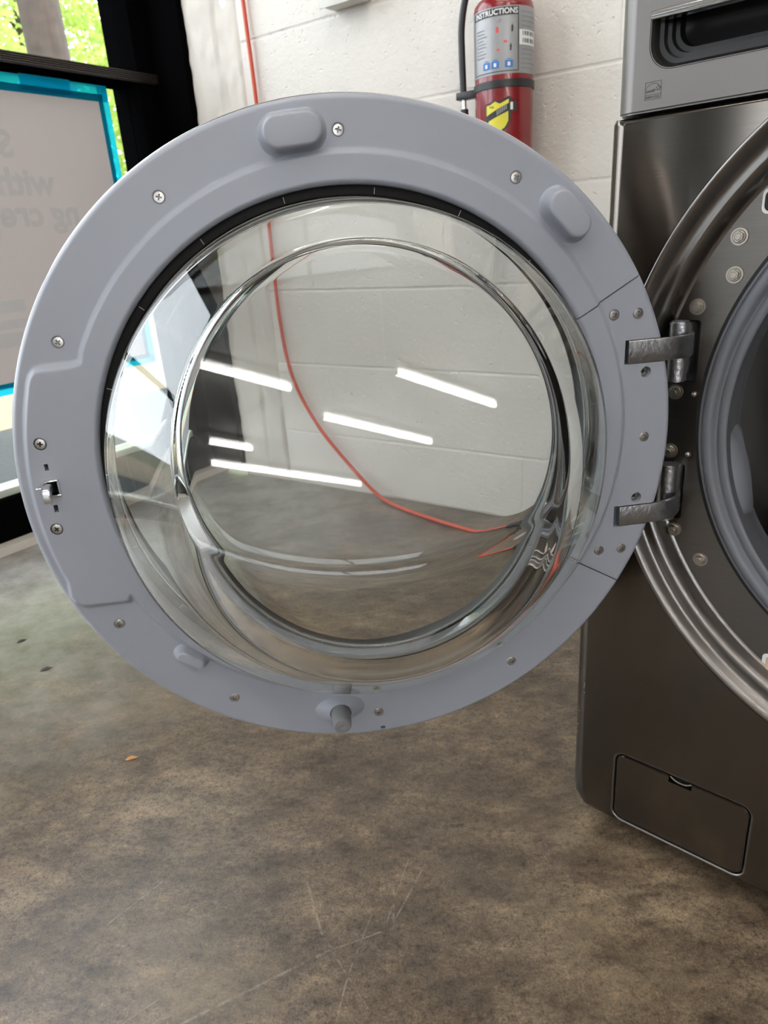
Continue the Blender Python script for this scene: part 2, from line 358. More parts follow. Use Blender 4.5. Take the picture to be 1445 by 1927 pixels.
# block wall: every block its own piece, painted over, bed joints recessed
wall = structure(room(box('wall_back', (-1.68, WY + .0016, 0), (X1, WY + .2, CEIL), M['block'])))
shared = {}
bz = [0.0] + [.167 + .206 * i for i in range(13)] + [CEIL]
for r_ in range(len(bz) - 1):
    off = -.2 if r_ % 2 else 0.0; x = -1.515 + off
    while x < 1.9:
        xa, xb = max(x, -1.505), x + .4; x += .4
        if xb - xa < .05: continue
        key = (round(xb - xa, 3), round(bz[r_ + 1] - bz[r_], 3))
        if key not in shared:
            wd, h = key; c = (wd / 2, 0, h / 2)
            bm = box_bm((.0001, 0, .0004), (wd - .0001, .03, h - .0004), .0045, 2, pick=lambda p: p.y < .01 and (p.z < .002 or p.z > h - .002))
            me = bpy.data.meshes.new('block'); bm.to_mesh(me); bm.free(); me.materials.append(M['block']); shared[key] = me
        o = bpy.data.objects.new('block', shared[key]); sc.collection.objects.link(o); o.parent = wall
        o.matrix_local = T((xa, WY + RNG.uniform(-.0006, .0006), bz[r_]))
# rough plastered strip at the end of the wall beside the frame
def plaster_strip():
    nx, nz = 26, 240; V = []; F = []
    for j in range(nz + 1):
        for i in range(nx + 1):
            x = -1.695 + .187 * i / nx; z = CEIL * j / nz; e = min(i, nx - i)
            d = .007 + .006 * noise.noise(Vector((x * 9, z * 5, 1))) + .004 * noise.noise(Vector((x * 40, z * 22, 7)))
            if i > 14: d -= .004
            if i == nx: d = -.002
            if i == 0: x += .004 * noise.noise(Vector((3, z * 30, 2)))
            V.append((x, WY - d, z))
    for j in range(nz):
        for i in range(nx): a = j * (nx + 1) + i; F.append((a, a + 1, a + nx + 2, a + nx + 1))
    return raw('plaster_strip', V, F, M['plaster'], wall, None, 60)
plaster_strip()
# front wall piece above the glazing
structure(room(box('wall_left', (WX - .15, Y0, 2.45), (WX, WY + .2, CEIL), M['plaster'])))
lw = box_bm((WX - .12, -2.24, .022), (WX, -1.72, 2.45)); box_bm((WX - .12, -3.12, .022), (WX, -2.50, 2.45), bm=lw)
structure(room(from_bm('reflected_panels', lw, M['dark_wall'])))  # unseen dark panels added for the dark bands reflected in the washer front
structure(room(box('baseboard_left', (WX - .12, Y0, 0), (WX + .035, WY, .022), M['plaster'])), None)

# ------------------------------------------------------------------ storefront window
win = room(bpy.data.objects.new('window_1', None)); sc.collection.objects.link(win); win['kind'] = 'structure'; win.matrix_world = ROOM
def wbox(name, lo, hi, m, bev=.002): return box(name, lo, hi, m, win, bev)
wbox('side_jamb', (WX - .12, 1.497, .022), (WX, 1.578, 2.45), M['black_frame'])
wbox('jamb_return', (WX, 1.556, .022), (-1.70, 1.580, 2.45), M['black_frame'])
for y in (.10, -3.15, -4.7, -6.3, -7.9, -9.5): wbox('mullion', (WX - .12, y - .03, .022), (WX, y + .03, 2.45), M['black_frame'])
wbox('head_rail', (WX - .12, Y0, 2.38), (WX, 1.5, 2.45), M['black_frame'])
wbox('sill_rail', (WX - .10, Y0, .022), (WX, 1.5, .132), M['black_frame'])
wbox('glazing_stop', (WX - .085, Y0, .132), (WX - .02, 1.5, .152), M['stop'])
# grooved cross rail
def rail():
    prof = []; z0, z1 = 1.150, 1.173; k = 5
    for i in range(k):
        a = z0 + (z1 - z0) * i / k; h = (z1 - z0) / k
        prof += [(WX + .005, a + h * .16), (WX + .012, a + h * .34), (WX + .012, a + h * .74), (WX + .005, a + h * .90)]
    prof = [(WX - .002, z0 - .001), (WX + .005, z0 - .001)] + prof + [(WX + .005, z1 + .001), (WX - .002, z1 + .001)]
    V = [(x, y, z) for y in (Y0, 1.574) for x, z in prof]; n = len(prof)
    F = [(i, (i + 1) % n, n + (i + 1) % n, n + i) for i in range(n)] + [tuple(range(n))[::-1], tuple(range(n, 2 * n))]
    cr = raw('cross_rail', V, F, M['transom'], win); box('rail_body', (WX - .10, Y0, 1.146), (WX - .0015, 1.50, 1.176), M['black_frame'], cr)
rail()
ys = [1.497, .13, .07, -1.72, -2.24, -2.50, -3.18, -4.67, -4.73, -6.27, -6.33, -7.87, -7.93, -9.47]
for i in range(0, len(ys), 2):
    wbox('pane', (WX - .06, ys[i + 1], 1.176), (WX - .054, ys[i], 2.38), M['pane'], 0)
    wbox('pane', (WX - .06, ys[i + 1], .152), (WX - .054, ys[i], 1.146), M['pane'], 0)

# ------------------------------------------------------------------ paper sign taped to the glass
PX = WX - .052                                    # inner face of the lower pane
PZ0, PZ1, PY1, PY0 = .400, 1.118, 1.405, .28
sign = empty('paper_sign', 'large grey-white paper sign seen from behind, taped to the window with blue tape', 'sign', ROOM @ T((PX, 0, 0)))
box('paper', (.0008, PY0, PZ0), (.0016, PY1, PZ1), M['paper'], sign)
def tape(a, b): return box('tape_strip', a, b, M['tape'], sign)
tape((.0024, PY0 - .02, PZ1 - .018), (.0030, PY1 + .016, PZ1 + .022)); tape((.0026, PY1 - .014, PZ0 - .015), (.0032, PY1 + .018, PZ1 + .020))
tape((.0024, PY0 - .02, PZ0 - .017), (.0030, PY1 + .016, PZ0 + .012)); tape((.0026, PY0 - .015, PZ0 - .015), (.0032, PY0 + .015, PZ1 + .020))
tape((.0034, 1.17, PZ1 - .012), (.0040, 1.31, PZ1 + .024))
def sign_text(s, size, ystart, z, m=M['print'], bold=.003):
    V, F = text_geo(s, size, bold)               # printed to be read from outside: starts at the far end and runs towards us
    return raw('lettering', [(.0020, ystart - x, z + y) for x, y in V], F, m, sign)
sign_text('S', .085, 1.115, .952); sign_text('with', .088, 1.205, .866); sign_text('ng cre', .088, 1.262, .792)
for k, (z, h) in enumerate([(.585, .030), (.545, .022), (.50, .036)]): box('print_band', (.0018, .5, z), (.0022, 1.05, z + h), M['print_pale'], sign)

# ------------------------------------------------------------------ outside
structure(room(box('ground_asphalt', (-3.25, -8, -.12), (WX - .12, 12, 0.0), M['asphalt'])), 'grey asphalt strip just outside the window')
structure(room(box('ground_concrete', (-6.8, -8, -.13), (-3.25, 14, .003), M['concrete'])), 'pale sunlit concrete beyond the asphalt strip')
structure(room(box('ground_grass', (-26, -14, -.14), (-6.8, 26, -.01), M['grass'])), 'green ground under the trees')
def tree(x, y, r, h, lean, label, crown, nleaf, seed):
    t = empty('tree', label, 'tree', ROOM @ T((x, y, 0)), 'trees outside the window'); rg = np.random.default_rng(seed)
    pts = [(lean * z * .02 + .02 * math.sin(z * 2 + seed), .015 * math.sin(z * 1.3), z) for z in np.linspace(-.1, h, 16)]
    rad = [r * (1.25 - .25 * min(1, i / 3)) * (1 - .3 * i / 15) for i in range(16)]
    V, F = tube_mesh(pts, rad, 16); raw('trunk', V, F, M['bark'], t, None, 60)
    for k in range(5):
        a = rg.uniform(0, 6.28); z0 = rg.uniform(1.2, h * .9); L = rg.uniform(.9, 1.8)
        p = smooth_path([(0, 0, z0), (.4 * L * math.cos(a), .4 * L * math.sin(a), z0 + .25 * L), (L * math.cos(a), L * math.sin(a), z0 + .45 * L)], 5)
        V, F = tube_mesh(p, [.035 * (1 - .8 * i / (len(p) - 1)) for i in range(len(p))], 7); raw('branch', V, F, M['bark'], t, None, 60)
    (cx, cy, cz), (sx, sy, sz) = crown
    ncl = nleaf // 40; ctr = rg.normal(size=(ncl, 3)); ctr /= np.linalg.norm(ctr, axis=1)[:, None]; ctr *= rg.uniform(.25, 1, (ncl, 1)) ** .5
    c = (np.repeat(ctr, 40, 0) * [sx, sy, sz] + [cx, cy, cz]) + rg.normal(size=(ncl * 40, 3)) * .17
    c = c[c[:, 2] > .05]; n = len(c); a = rg.normal(size=(n, 3)); a /= np.linalg.norm(a, axis=1)[:, None]; b = np.cross(a, rg.normal(size=(n, 3))); b /= np.linalg.norm(b, axis=1)[:, None]
    s = rg.uniform(.045, .085, (n, 1)); V = np.stack([c - a * s, c + b * s * .55, c + a * s, c - b * s * .55], 1).reshape(-1, 3)
    F = [(4 * i, 4 * i + 1, 4 * i + 2, 4 * i + 3) for i in range(n)]
    f = raw('foliage', V.tolist(), F, M['leaf'], t); f['kind'] = 'stuff'
tree(-5.2, 3.53, .155, 8.0, -.6, 'tree with the thick bare brown trunk nearest the window', ((-2.0, 2.5, 8.2), (1.2, 1.2, .8)), 3000, 1)
tree(-9.5, 9.7, .12, 5.5, .1, 'leafy bright green tree behind and right of the thick trunk', ((0, 0, 3.0), (1.2, 2.3, 3.2)), 28000, 2)
tree(-9.5, 3.75, .10, 5.0, -.1, 'leafy bright green tree directly behind the thick trunk', ((0, 0, 3.0), (1.0, 2.25, 3.2)), 26000, 3)
tree(-14.0, 9.0, .14, 6.0, .1, 'leafy green tree farthest from the window', ((0, 0, 3.2), (1.2, 6.0, 3.8)), 44000, 5)

# ------------------------------------------------------------------ ceiling tubes
def ceiling_light(x0, x1, y, label):
    t = empty('ceiling_light', label, 'light', ROOM @ T(((x0 + x1) / 2, y, CEIL)), 'tube lights on the ceiling'); L = (x1 - x0) / 2
    box('housing', (-L, -.06, -.05), (L, .06, 0), M['fixture'], t, .006)
    V, F = tube_mesh([(-L + .02, 0, -.085), (L - .02, 0, -.085)], .026, 12); raw('tube', V, F, M['tube'], t, None, 60)
    for s in (-1, 1): box('end_cap', (s * L - .02, -.03, -.115), (s * L + .02, .03, -.045), M['fixture'], t, .003)
LIGHTS = [(-.9, .5, .35), (1.2, 2.6, .35), (-.9, .5, -1.1), (1.2, 2.6, -1.1), (3.6, 5.1, -2.62), (2.2, 3.1, -3.30), (3.75, 5.4, -3.65), (3.2, 3.75, -4.65), (3.6, 5.9, -5.2), (-.6, .9, -3.0)]
for i, (a, b, y) in enumerate(LIGHTS):
    ceiling_light(a, b, y, ['tube light over the window end, nearest the block wall', 'tube light over the washer, nearest the block wall', 'tube light in the second row at the window end', 'tube light in the second row away from the window'][i] if i < 4 else 'ceiling tube light behind the camera, row %s' % ['three', 'three, short', 'four', 'five, short', 'five', 'three by the window', 'six, window side', 'six, far side', 'seven, window side', 'seven, far side', 'eight, window side', 'eight, far side'][i - 4])

# ------------------------------------------------------------------ junction box on the wall
jb = empty('junction_box', 'small off-white metal electrical box high on the block wall', 'box', ROOM @ T((-1.14, WY, 1.204)))
box('box_body', (-.055, -.048, 0), (.055, -.0005, .11), M['box'], jb, .004); box('cover_plate', (-.058, -.051, -.003), (.058, -.048, .113), M['box'], jb, .001)
V, F = tube_mesh([(0, -.022, .11), (0, -.022, CEIL - 1.21)], .011, 12); raw('conduit', V, F, M['box'], jb, None, 60)

# ------------------------------------------------------------------ extension cord
cp = [(-1.476, WY - .012, 2.6), (-1.474, WY - .012, 1.6), (-1.470, WY - .011, 1.28), (-1.464, WY - .011, 1.05), (-1.468, WY - .011, .75), (-1.470, WY - .011, .52), (-1.445, WY - .012, .34), (-1.365, WY - .014, .20),
      (-1.26, WY - .018, .095), (-1.15, WY - .035, .020), (-1.05, WY - .07, .006), (-.88, WY - .115, .006), (-.80, WY - .13, .006), (-.705, WY - .15, .006), (-.62, WY - .17, .006)]
cord = empty('extension_cord', 'orange extension cord hanging down the block wall and running along the floor', 'cord', ROOM @ T((-1.1, WY - .05, 0)))
V, F = tube_mesh([Vector(p) - Vector((-1.1, WY - .05, 0)) for p in smooth_path(cp, 8)], .0052, 10); raw('cable', V, F, M['cord'], cord, None, 60)
cyb = cyl_bm((.46, -.125, .0125), (.53, -.14, .0125), .0115, .0125, 16); from_bm('connector', cyb, M['hose'], cord, None, 40)

# ------------------------------------------------------------------ fire extinguisher
EXR = .058; EXC = (-.722, WY - .078)
ex = empty('fire_extinguisher', 'red fire extinguisher with silver label strapped to the block wall', 'fire extinguisher', ROOM @ T((EXC[0], EXC[1], 0)))
def rev_z(name, prof, m, parent, n=48, smooth=40):
    V = []; F = []; k = len(prof)
    for i in range(n):
        a = 2 * PI * i / n
        for r, z in prof: V.append((r * math.cos(a), r * math.sin(a), z))
    for i in range(n):
        j = (i + 1) % n
        for s in range(k - 1): F.append((i * k + s, j * k + s, j * k + s + 1, i * k + s + 1))
    return raw(name, V, F, m, parent, None, smooth)
rev_z('cylinder', [(.001, .735), (.050, .735), (.0565, .742), (EXR, .752), (EXR, 1.098), (.0565, 1.106), (.050, 1.114), (.040, 1.119), (.032, 1.121), (.029, 1.123), (.029, 1.150), (.001, 1.150)], M['red'], ex)
rev_z('valve', [(.001, 1.150), (.020, 1.150), (.020, 1.185), (.014, 1.190), (.014, 1.206), (.006, 1.212), (.006, 1.229), (.001, 1.229)], M['silver'], ex)
box('handle', (-.09, -.012, 1.205), (.03, .012, 1.213), M['hose'], ex, .003); box('lever', (-.10, -.011, 1.228), (.03, .011, 1.234), M['hose'], ex, .002)
# local angle 0 = towards the room side that the camera sees
def cpt(a_deg, z, lift): a = R(a_deg); return ((EXR + lift) * math.cos(a), (EXR + lift) * math.sin(a), z)
ACAM = -64.3
def patch(name, a0, a1, z0, z1, m, lift, parent, n=None, skew=0):
    n = n or max(1, int(abs(a1 - a0) / 4)); V = []; F = []
    for i in range(n + 1):
        a = ACAM + a0 + (a1 - a0) * i / n
        V += [cpt(a, z0 + skew * i / n, lift), cpt(a, z1 + skew * i / n, lift)]
    F = [(2 * i, 2 * i + 2, 2 * i + 3, 2 * i + 1) for i in range(n)]
    return raw(name, V, F, m, parent, None, 60)
lab = patch('label_sheet', -88, 88, .983, 1.094, M['label'], .0006, ex)
def curved_text(name, s, size, a_start, z, m, lift, bold=0):
    V, F = text_geo(s, size, bold)
    return raw(name, [cpt(ACAM + a_start + math.degrees(x / EXR), z + y, lift) for x, y in V], F, m, lab)
patch('header_bar', -68, 28, 1.079, 1.092, M['ink'], .0010, lab); curved_text('lettering', 'INSTRUCTIONS', .0128, -62, 1.0812, M['white'], .0014, .0003)
for (a0, a1, z0, z1) in [(27, 29, .988, 1.092), (-70, 29, .9865, .988), (-70, -68, .988, 1.092)]: patch('border_line', a0, a1, z0, z1, M['ink'], .0010, lab)
for i, a in enumerate((-42, -24, 2)):
    patch('blue_icon', a, a + 15, .993, 1.005, M['label_blue'], .0012, lab); patch('icon_mark', a + 5, a + 10, .9955, 1.002, M['white'], .0015, lab); patch('icon_caption', a + 3, a + 12, 1.0065, 1.0078, M['label_blue'], .0012, lab)
for i in range(9): patch('small_print', -60, -38 + 4 * math.sin(i * 2.3), 1.0145 + i * .0056, 1.0165 + i * .0056, M['label_grey'], .0012, lab)
for i in range(13):
    if 5 <= i <= 8: continue
    patch('small_print', 34, 70 + 8 * math.sin(i * 1.9), .9905 + i * .0077, .9928 + i * .0077, M['label_grey'], .0012, lab)
def drawing(name, pts, a, z, m):
    return raw(name, [cpt(ACAM + a + math.degrees(x / EXR), z + y, .0013) for x, y in pts], [tuple(range(len(pts)))], m, lab)
bottle = [(-.0022, -.005), (.0022, -.005), (.0024, .001), (.0015, .0035), (.0008, .0048), (-.0008, .0048), (-.0015, .0035), (-.0024, .001)]
drawing('red_extinguisher_icon', bottle, -12, 1.0565, M['label_red']); drawing('red_flame_icon', [(-.003, -.0022), (.003, -.0022), (.0036, .0005), (.001, .0024), (-.001, .0012), (-.0034, .001)], 3, 1.0365, M['label_red'])
drawing('red_flame_icon', [(-.0026, -.0022), (.003, -.0018), (.0024, .0005), (0, .0016), (-.0026, .0022)], -10, 1.0235, M['label_red'])
person = [(-.002, -.006), (.001, -.006), (.0015, -.001), (.0022, .001), (.0012, .0032), (.0008, .006), (-.0006, .006), (-.0012, .003), (-.0035, .0005), (-.0012, .0008)]
drawing('figure_icon', person, 16, 1.0575, M['ink']); drawing('figure_icon', person, 13, 1.0265, M['ink'])
drawing('pin_icon', [(-.004, -.002), (.003, -.001), (.005, .003), (.001, .0055), (-.001, .002)], -8, 1.069, M['label_grey'])
patch('barcode_sticker', 30, 78, 1.030, 1.055, M['white'], .0013, lab)
for q, zz in enumerate((1.0335, 1.0455)):
    for i in range(9): a = 37 + i * 3.9 + (i % 3) * .7; patch('barcode_bar', a, a + 1.6 + (i % 2), zz, zz + .0072, M['ink'], .0017, lab, 1)
# strap with hose clip
rev_z('strap', [(EXR + .0004, .9605), (EXR + .0022, .9605), (EXR + .0022, .9735), (EXR + .0004, .9735), (EXR + .0004, .9605)], M['hose'], ex)
box('hose_clip', (-.100, -.020, .9575), (-.052, .000, .972), M['hose'], ex, .002)
box('wall_bracket', (-.014, .0575, .80), (.014, .0775, 1.13), M['hose'], ex, .002)
V, F = tube_mesh(smooth_path([(-.018, -.004, 1.178), (-.05, -.008, 1.172), (-.075, -.010, 1.140), (-.087, -.011, 1.09), (-.088, -.011, 1.04), (-.086, -.011, .96)], 8), .0068, 14); raw('hose', V, F, M['hose'], ex, None, 60)
from_bm('hose_ferrule', cyl_bm((-.086, -.011, .960), (-.085, -.011, .938), .0052, None, 16), M['silver'], ex, None, 40)
from_bm('nozzle', cyl_bm((-.085, -.011, .940), (-.083, -.011, .865), .0082, .0095, 16), M['hose'], ex, None, 40)
# shield decal
def shield():
    def P(top, bot, name, m, lift, par):
        """area between two edges given as (angle, height) points, wrapped on the cylinder"""
        a0, a1 = top[0][0], top[-1][0]; n = max(2, int((a1 - a0) / 2.5)); V = []; F = []
        for i in range(n + 1):
            a = a0 + (a1 - a0) * i / n
            V += [cpt(ACAM + a, float(np.interp(a, *zip(*bot))), lift), cpt(ACAM + a, float(np.interp(a, *zip(*top))), lift)]
        for i in range(n): F.append((2 * i, 2 * i + 2, 2 * i + 3, 2 * i + 1))
        return raw(name, V, F, m, par, None, 60)
    s = P([(-38, .934), (-27, .936), (-17, .941), (-8, .936), (9, .945), (15, .940)], [(-38, .905), (-34, .893), (-26, .886), (-11, .878), (4, .887), (12, .900), (15, .930)], 'shield_decal', M['ink'], .0008, ex)
    P([(-35, .9312), (-27, .932), (-17, .9372), (-8, .932), (9, .9395)], [(-35, .9135), (9, .9325)], 'yellow_field', M['yellow'], .0013, s)
    P([(-31, .9035), (8, .9185)], [(-31, .8965), (-25, .890), (-11, .882), (2, .891), (8, .902)], 'yellow_field', M['yellow'], .0013, s)
    P([(11, .9225), (21, .9245), (24, .934), (25, .934)], [(11, .918), (25, .9185)], 'decal_tab', M['ink'], .0011, s)
    P([(11, .9355), (24, .9355)], [(11, .918), (24, .918)], 'decal_tab', M['ink'], .0011, s); P([(12, .9335), (17, .9335)], [(12, .9205), (17, .9205)], 'decal_white', M['white'], .0014, s)  # dark tab with a white patch on it
    V, F = text_geo('THE', .0052, .0001); raw('lettering', [cpt(ACAM - 29 + math.degrees(x / EXR), .9255 + y, .0017) for x, y in V], F, M['ink'], s)
    for i in range(6): patch('band_mark', -14 + i * 3.4, -12 + i * 3.4, .9125 + i * .0018, .9215 + i * .0018, M['label'], .0014, s, 1)
shield()

# ------------------------------------------------------------------ litter on the floor
def litter(name, x, y, a, pts, m, label, cat):
    V = [(px, py, .0016 + .0012 * math.cos(px * 260)) for px, py in pts]; n = len(V)
    V += [(px, py, .0004) for px, py in pts]
    F = [tuple(range(n)), tuple(range(2 * n - 1, n - 1, -1))] + [(i, n + i, n + (i + 1) % n, (i + 1) % n) for i in range(n)]
    return tag(raw(name, V, F, m, None, T((x, y, 0)) @ Matrix.Rotation(a, 4, 'Z')), label, cat)
LF = [(-.009, 0), (-.004, .0035), (.002, .0042), (.008, .001), (.011, 0), (.007, -.002), (.001, -.0034), (-.005, -.0026)]
litter('dry_leaf', -.403, .869, .3, LF, M['dry_leaf'], 'tiny orange dry leaf on the concrete floor below the open door', 'leaf')
litter('floor_scrap', -.739, 1.247, .8, LF, M['bit'], 'small dark scrap on the floor nearest the window', 'scrap'); litter('floor_scrap', -.643, 1.136, .5, [(x * 1.3, y * 1.3) for x, y in LF], M['bit'], 'small dark scrap on the floor beside the door rim', 'scrap')

# ================================================================== WASHING MACHINE (local x right along the front, y into the machine)
WM = T((.46543, .46396, 0)) @ Matrix.Rotation(R(-43.1), 4, 'Z')
wm = empty('washing_machine', 'dark graphite front-loading washing machine with its round door swung open', 'washing machine', WM)
HC = (0.0, .522)                                    # centre of the porthole
HW = .3445
cab = box('cabinet', (-HW + .004, .052, .022), (HW - .004, .765, .985), M['body'], wm, .004)
boolean(cab, [cyl_bm((HC[0], .03, HC[1]), (HC[0], .60, HC[1]), .292, None, 96)])
for sx in (-1, 1):
    for sy in (.09, .70): from_bm('foot', cyl_bm((sx * .28, sy, 0), (sx * .28, sy, .024), .022, .016, 20), M['hose'], wm, None, 40)
# ---- lower front panel
def front_panel():
    bm = bmesh.new()
    prof = [(-.3350, .7835), (-.3372, .7800), (-.3378, .71), (-.345, .45), (-.3506, .264), (-.3506, .060), (-.3485, .036), (-.338, .0215), (-.330, .0195)]
    left = prof; right = [(-x, z) for x, z in prof[::-1]]; poly = left + right
    # loops from back to front: rounded edge about 13 mm
    cx, cz = 0, .42; loops = []
    for (y, ins) in [(.052, 0), (.014, 0), (.0085, .0012), (.0042, .0042), (.0012, .0088), (0, .0145)]:
        L = []
        for x, z in poly:
            L.append(bm.verts.new((x - math.copysign(ins, x), y, z - (ins * (.35 if z > cz else 1.0)) * (1 if z > cz else -1))))
        loops.append(L)
    n = len(poly)
    for a, b in zip(loops[:-1], loops[1:]):
        for i in range(n): bm.faces.new((a[i], a[(i + 1) % n], b[(i + 1) % n], b[i]))
    bm.faces.new(loops[0][::-1]); bm.faces.new(loops[-1]); bmesh.ops.recalc_face_normals(bm, faces=bm.faces)
    return from_bm('front_panel', bm, M['steel'], wm)
fp = front_panel()
SX0, SX1, SZ0, SZ1 = -.2950, -.1484, .0310, .1250
cut1 = cyl_bm((HC[0], -.05, HC[1]), (HC[0], .07, HC[1]), .3215, None, 160)
cut2 = prism_bm(rounded_poly((SX0 - .0028, SZ0 - .0028), (SX1 + .0028, SZ1 + .0028), .0138), -.02, .012)
boolean(fp, [cut1, cut2]); fp.data.shade_smooth(); fp.data.set_sharp_from_angle(angle=R(32)); even_normals(fp)
def flap_lip():
    V = []; F = []; L = [(.0029, .0003), (.0021, .0001), (.0012, .0004), (.0005, .0011), (.0001, .0022), (0, .0035), (0, .0118)]
    for ins, y in L: V += [(x, y, z) for x, z in rounded_poly((SX0 - ins, SZ0 - ins), (SX1 + ins, SZ1 + ins), .011 + ins)]
    n = len(V) // len(L)
    for k in range(len(L) - 1):
        for i in range(n): F.append((k * n + i, k * n + (i + 1) % n, (k + 1) * n + (i + 1) % n, (k + 1) * n + i))
    F.append(tuple((len(L) - 1) * n + i for i in range(n)))
    raw('flap_surround', V, F, [M['bezel']], wm, None, 60)
flap_lip()
sm_ = bmesh.new()
for (x, z, a, l, wd) in [(-.3375, .200, 1.45, .0075, .0008), (-.3372, .190, .3, .0012, .0012), (-.3455, .168, -.7, .0045, .0009), (-.3432, .162, .2, .0020, .0008), (-.3445, .142, .5, .0022, .0018), (-.345, .131, .2, .0030, .0013), (-.346, .250, .9, .002, .0009)]:
    q = box_bm((-l / 2, -.00012, -wd / 2), (l / 2, .0, wd / 2)); q.transform(T((x, .0008 if x < -.341 else 0, z)) @ Matrix.Rotation(-a, 4, 'Y')); me = bpy.data.meshes.new('m'); q.to_mesh(me); sm_.from_mesh(me); q.free(); bpy.data.meshes.remove(me)
from_bm('scuff_marks', sm_, M['silver'], fp)
# ---- service flap
def service_flap():
    g = .0013; poly = rounded_poly((SX0 + g, SZ0 + g), (SX1 - g, SZ1 - g), .0098)
    bm = prism_bm(poly, .0004, .010)
    es = [e for e in bm.edges if abs(e.verts[0].co.y - .0004) < 1e-6 and abs(e.verts[1].co.y - .0004) < 1e-6]
    bmesh.ops.bevel(bm, geom=es, offset=.0012, segments=2, affect='EDGES')
    o = from_bm('service_flap', bm, M['steel'], wm)
    boolean(o, [box_bm((-.2335, -.01, .1155), (-.2085, .0085, .14))]); o.data.shade_smooth(); o.data.set_sharp_from_angle(angle=R(30)); even_normals(o)
    V, F = tube_mesh(smooth_path([(-.2325, .0035, .1215), (-.227, .0022, .1192), (-.221, .0020, .1185), (-.215, .0022, .1192), (-.2095, .0035, .1215)], 4), .0016, 8); raw('finger_lip', V, F, M['steel'], o, None, 60)
    box('finger_pocket', (-.2335, .0080, .1155), (-.2085, .0095, .1255), M['black'], o)
service_flap()
# ---- control panel with drawer
bm = box_bm((-.3345, .002, .7848), (.3345, .052, .990), .0175, 5, pick=lambda p: abs(abs(p.x) - .3345) < .001 and abs(p.y - .002) < .001)
bmesh.ops.bevel(bm, geom=[e for e in bm.edges if abs(e.verts[0].co.z - e.verts[1].co.z) < 1e-5 and e.verts[0].co.y < .022 and e.verts[1].co.y < .022 and (e.verts[0].co.z < .79 or e.verts[0].co.z > .98)], offset=.0018, segments=3, affect='EDGES')
cpn = from_bm('control_panel', bm, M['panel'], wm)
HX0, HX1, HZ0, HZ1 = -.3045, -.090, .8145, .8565
hp = rounded_poly((HX0, HZ0), (HX1, HZ1 + .03), .019); hp = [(x, min(z, HZ1)) for x, z in hp]
seen = []; [seen.append(p) for p in hp if p not in seen]
boolean(cpn, [prism_bm(seen, -.02, .040)]); cpn.data.shade_smooth(); cpn.data.set_sharp_from_angle(angle=R(32)); even_normals(cpn)
def pocket():
    """stepped dark scoop behind the drawer handle"""
    V = []; F = []; loops = []
    for (y, ins) in [(.0015, -.0008), (.0045, .0012), (.007, .0028), (.011, .0035), (.0115, .0068), (.017, .0076), (.0175, .0108), (.023, .0118), (.0235, .0150), (.031, .0165), (.036, .024), (.037, .03)]:
        L = []
        for x, z in rounded_poly((HX0 + ins, HZ0 + ins), (HX1 - ins, HZ1 + .02), .019 - min(ins * .35, .008), 8): L.append((x, y, min(z, HZ1)))
        loops.append(L)
    n = len(loops[0])
    for L in loops: V += L
    for k in range(len(loops) - 1):
        for i in range(n): F.append((k * n + i, k * n + (i + 1) % n, (k + 1) * n + (i + 1) % n, (k + 1) * n + i))
    F.append(tuple((len(loops) - 1) * n + i for i in range(n)))
    return raw('detergent_drawer', V, F, M['handle_dark'], wm, None, 30)
dr = pocket()
bm = bmesh.new(); prof = [(-.0010, .8562), (-.0030, .8545), (-.0034, .8520), (-.0022, .8500), (.0045, .8492), (.010, .8500), (.010, .8564), (.0, .8566)]
V = [(x, y, z) for x in (HX0 + .0012, HX1 - .0012) for y, z in prof]; n = len(prof)
raw('chrome_handle', V, [(i, (i + 1) % n, n + (i + 1) % n, n + i) for i in range(n)] + [tuple(range(n))[::-1], tuple(range(n, 2 * n))], M['chrome'], dr, None, 50)['label'] = 'chrome handle lip'
# ---- energy mark printed on the panel
def energy_mark():
    x0, x1, z0, z1 = -.3068, -.2934, .7938, .8066; zm = .7972; lw = .00028; V = []; F = []
    def seg(pts, w_=lw):
        for (a, b), (c, d) in zip(pts[:-1], pts[1:]):
            L = math.hypot(c - a, d - b) or 1e-9; nx, nz = -(d - b) / L * w_ / 2, (c - a) / L * w_ / 2; k = len(V)
            V.extend([(a + nx, .0017, b + nz), (c + nx, .0017, d + nz), (c - nx, .0017, d - nz), (a - nx, .0017, b - nz)]); F.append((k, k + 1, k + 2, k + 3))
    seg([(x0, z0), (x1, z0), (x1, z1), (x0, z1), (x0, z0)]); seg([(x0, zm), (x1, zm)])
    cx = (x0 + x1) / 2; seg([(cx + .0063 * math.cos(a), .8003 + .0050 * math.sin(a)) for a in np.linspace(PI * .99, .12, 18)])
    st = [(x1 - .0024 + (.0021 if i % 2 == 0 else .0009) * math.sin(i * PI / 5), .8014 + (.0021 if i % 2 == 0 else .0009) * math.cos(i * PI / 5)) for i in range(11)]; seg(st)
    tv, tf = text_geo('energy', .0031, .00003)
    k = len(V); V.extend([(x0 + .0005 + x * .95 + .25 * y, .0017, .7988 + y + .12 * x) for x, y in tv]); F.extend([tuple(i + k for i in f) for f in tf])
    tv, tf = text_geo('ENERGY STAR', .00225, .00002)
    k = len(V); V.extend([(x0 + .0006 + x * .80, .0017, z0 + .0009 + y) for x, y in tv]); F.extend([tuple(i + k for i in f) for f in tf])
    raw('energy_mark', V, F, M['ink'], cpn)
energy_mark()
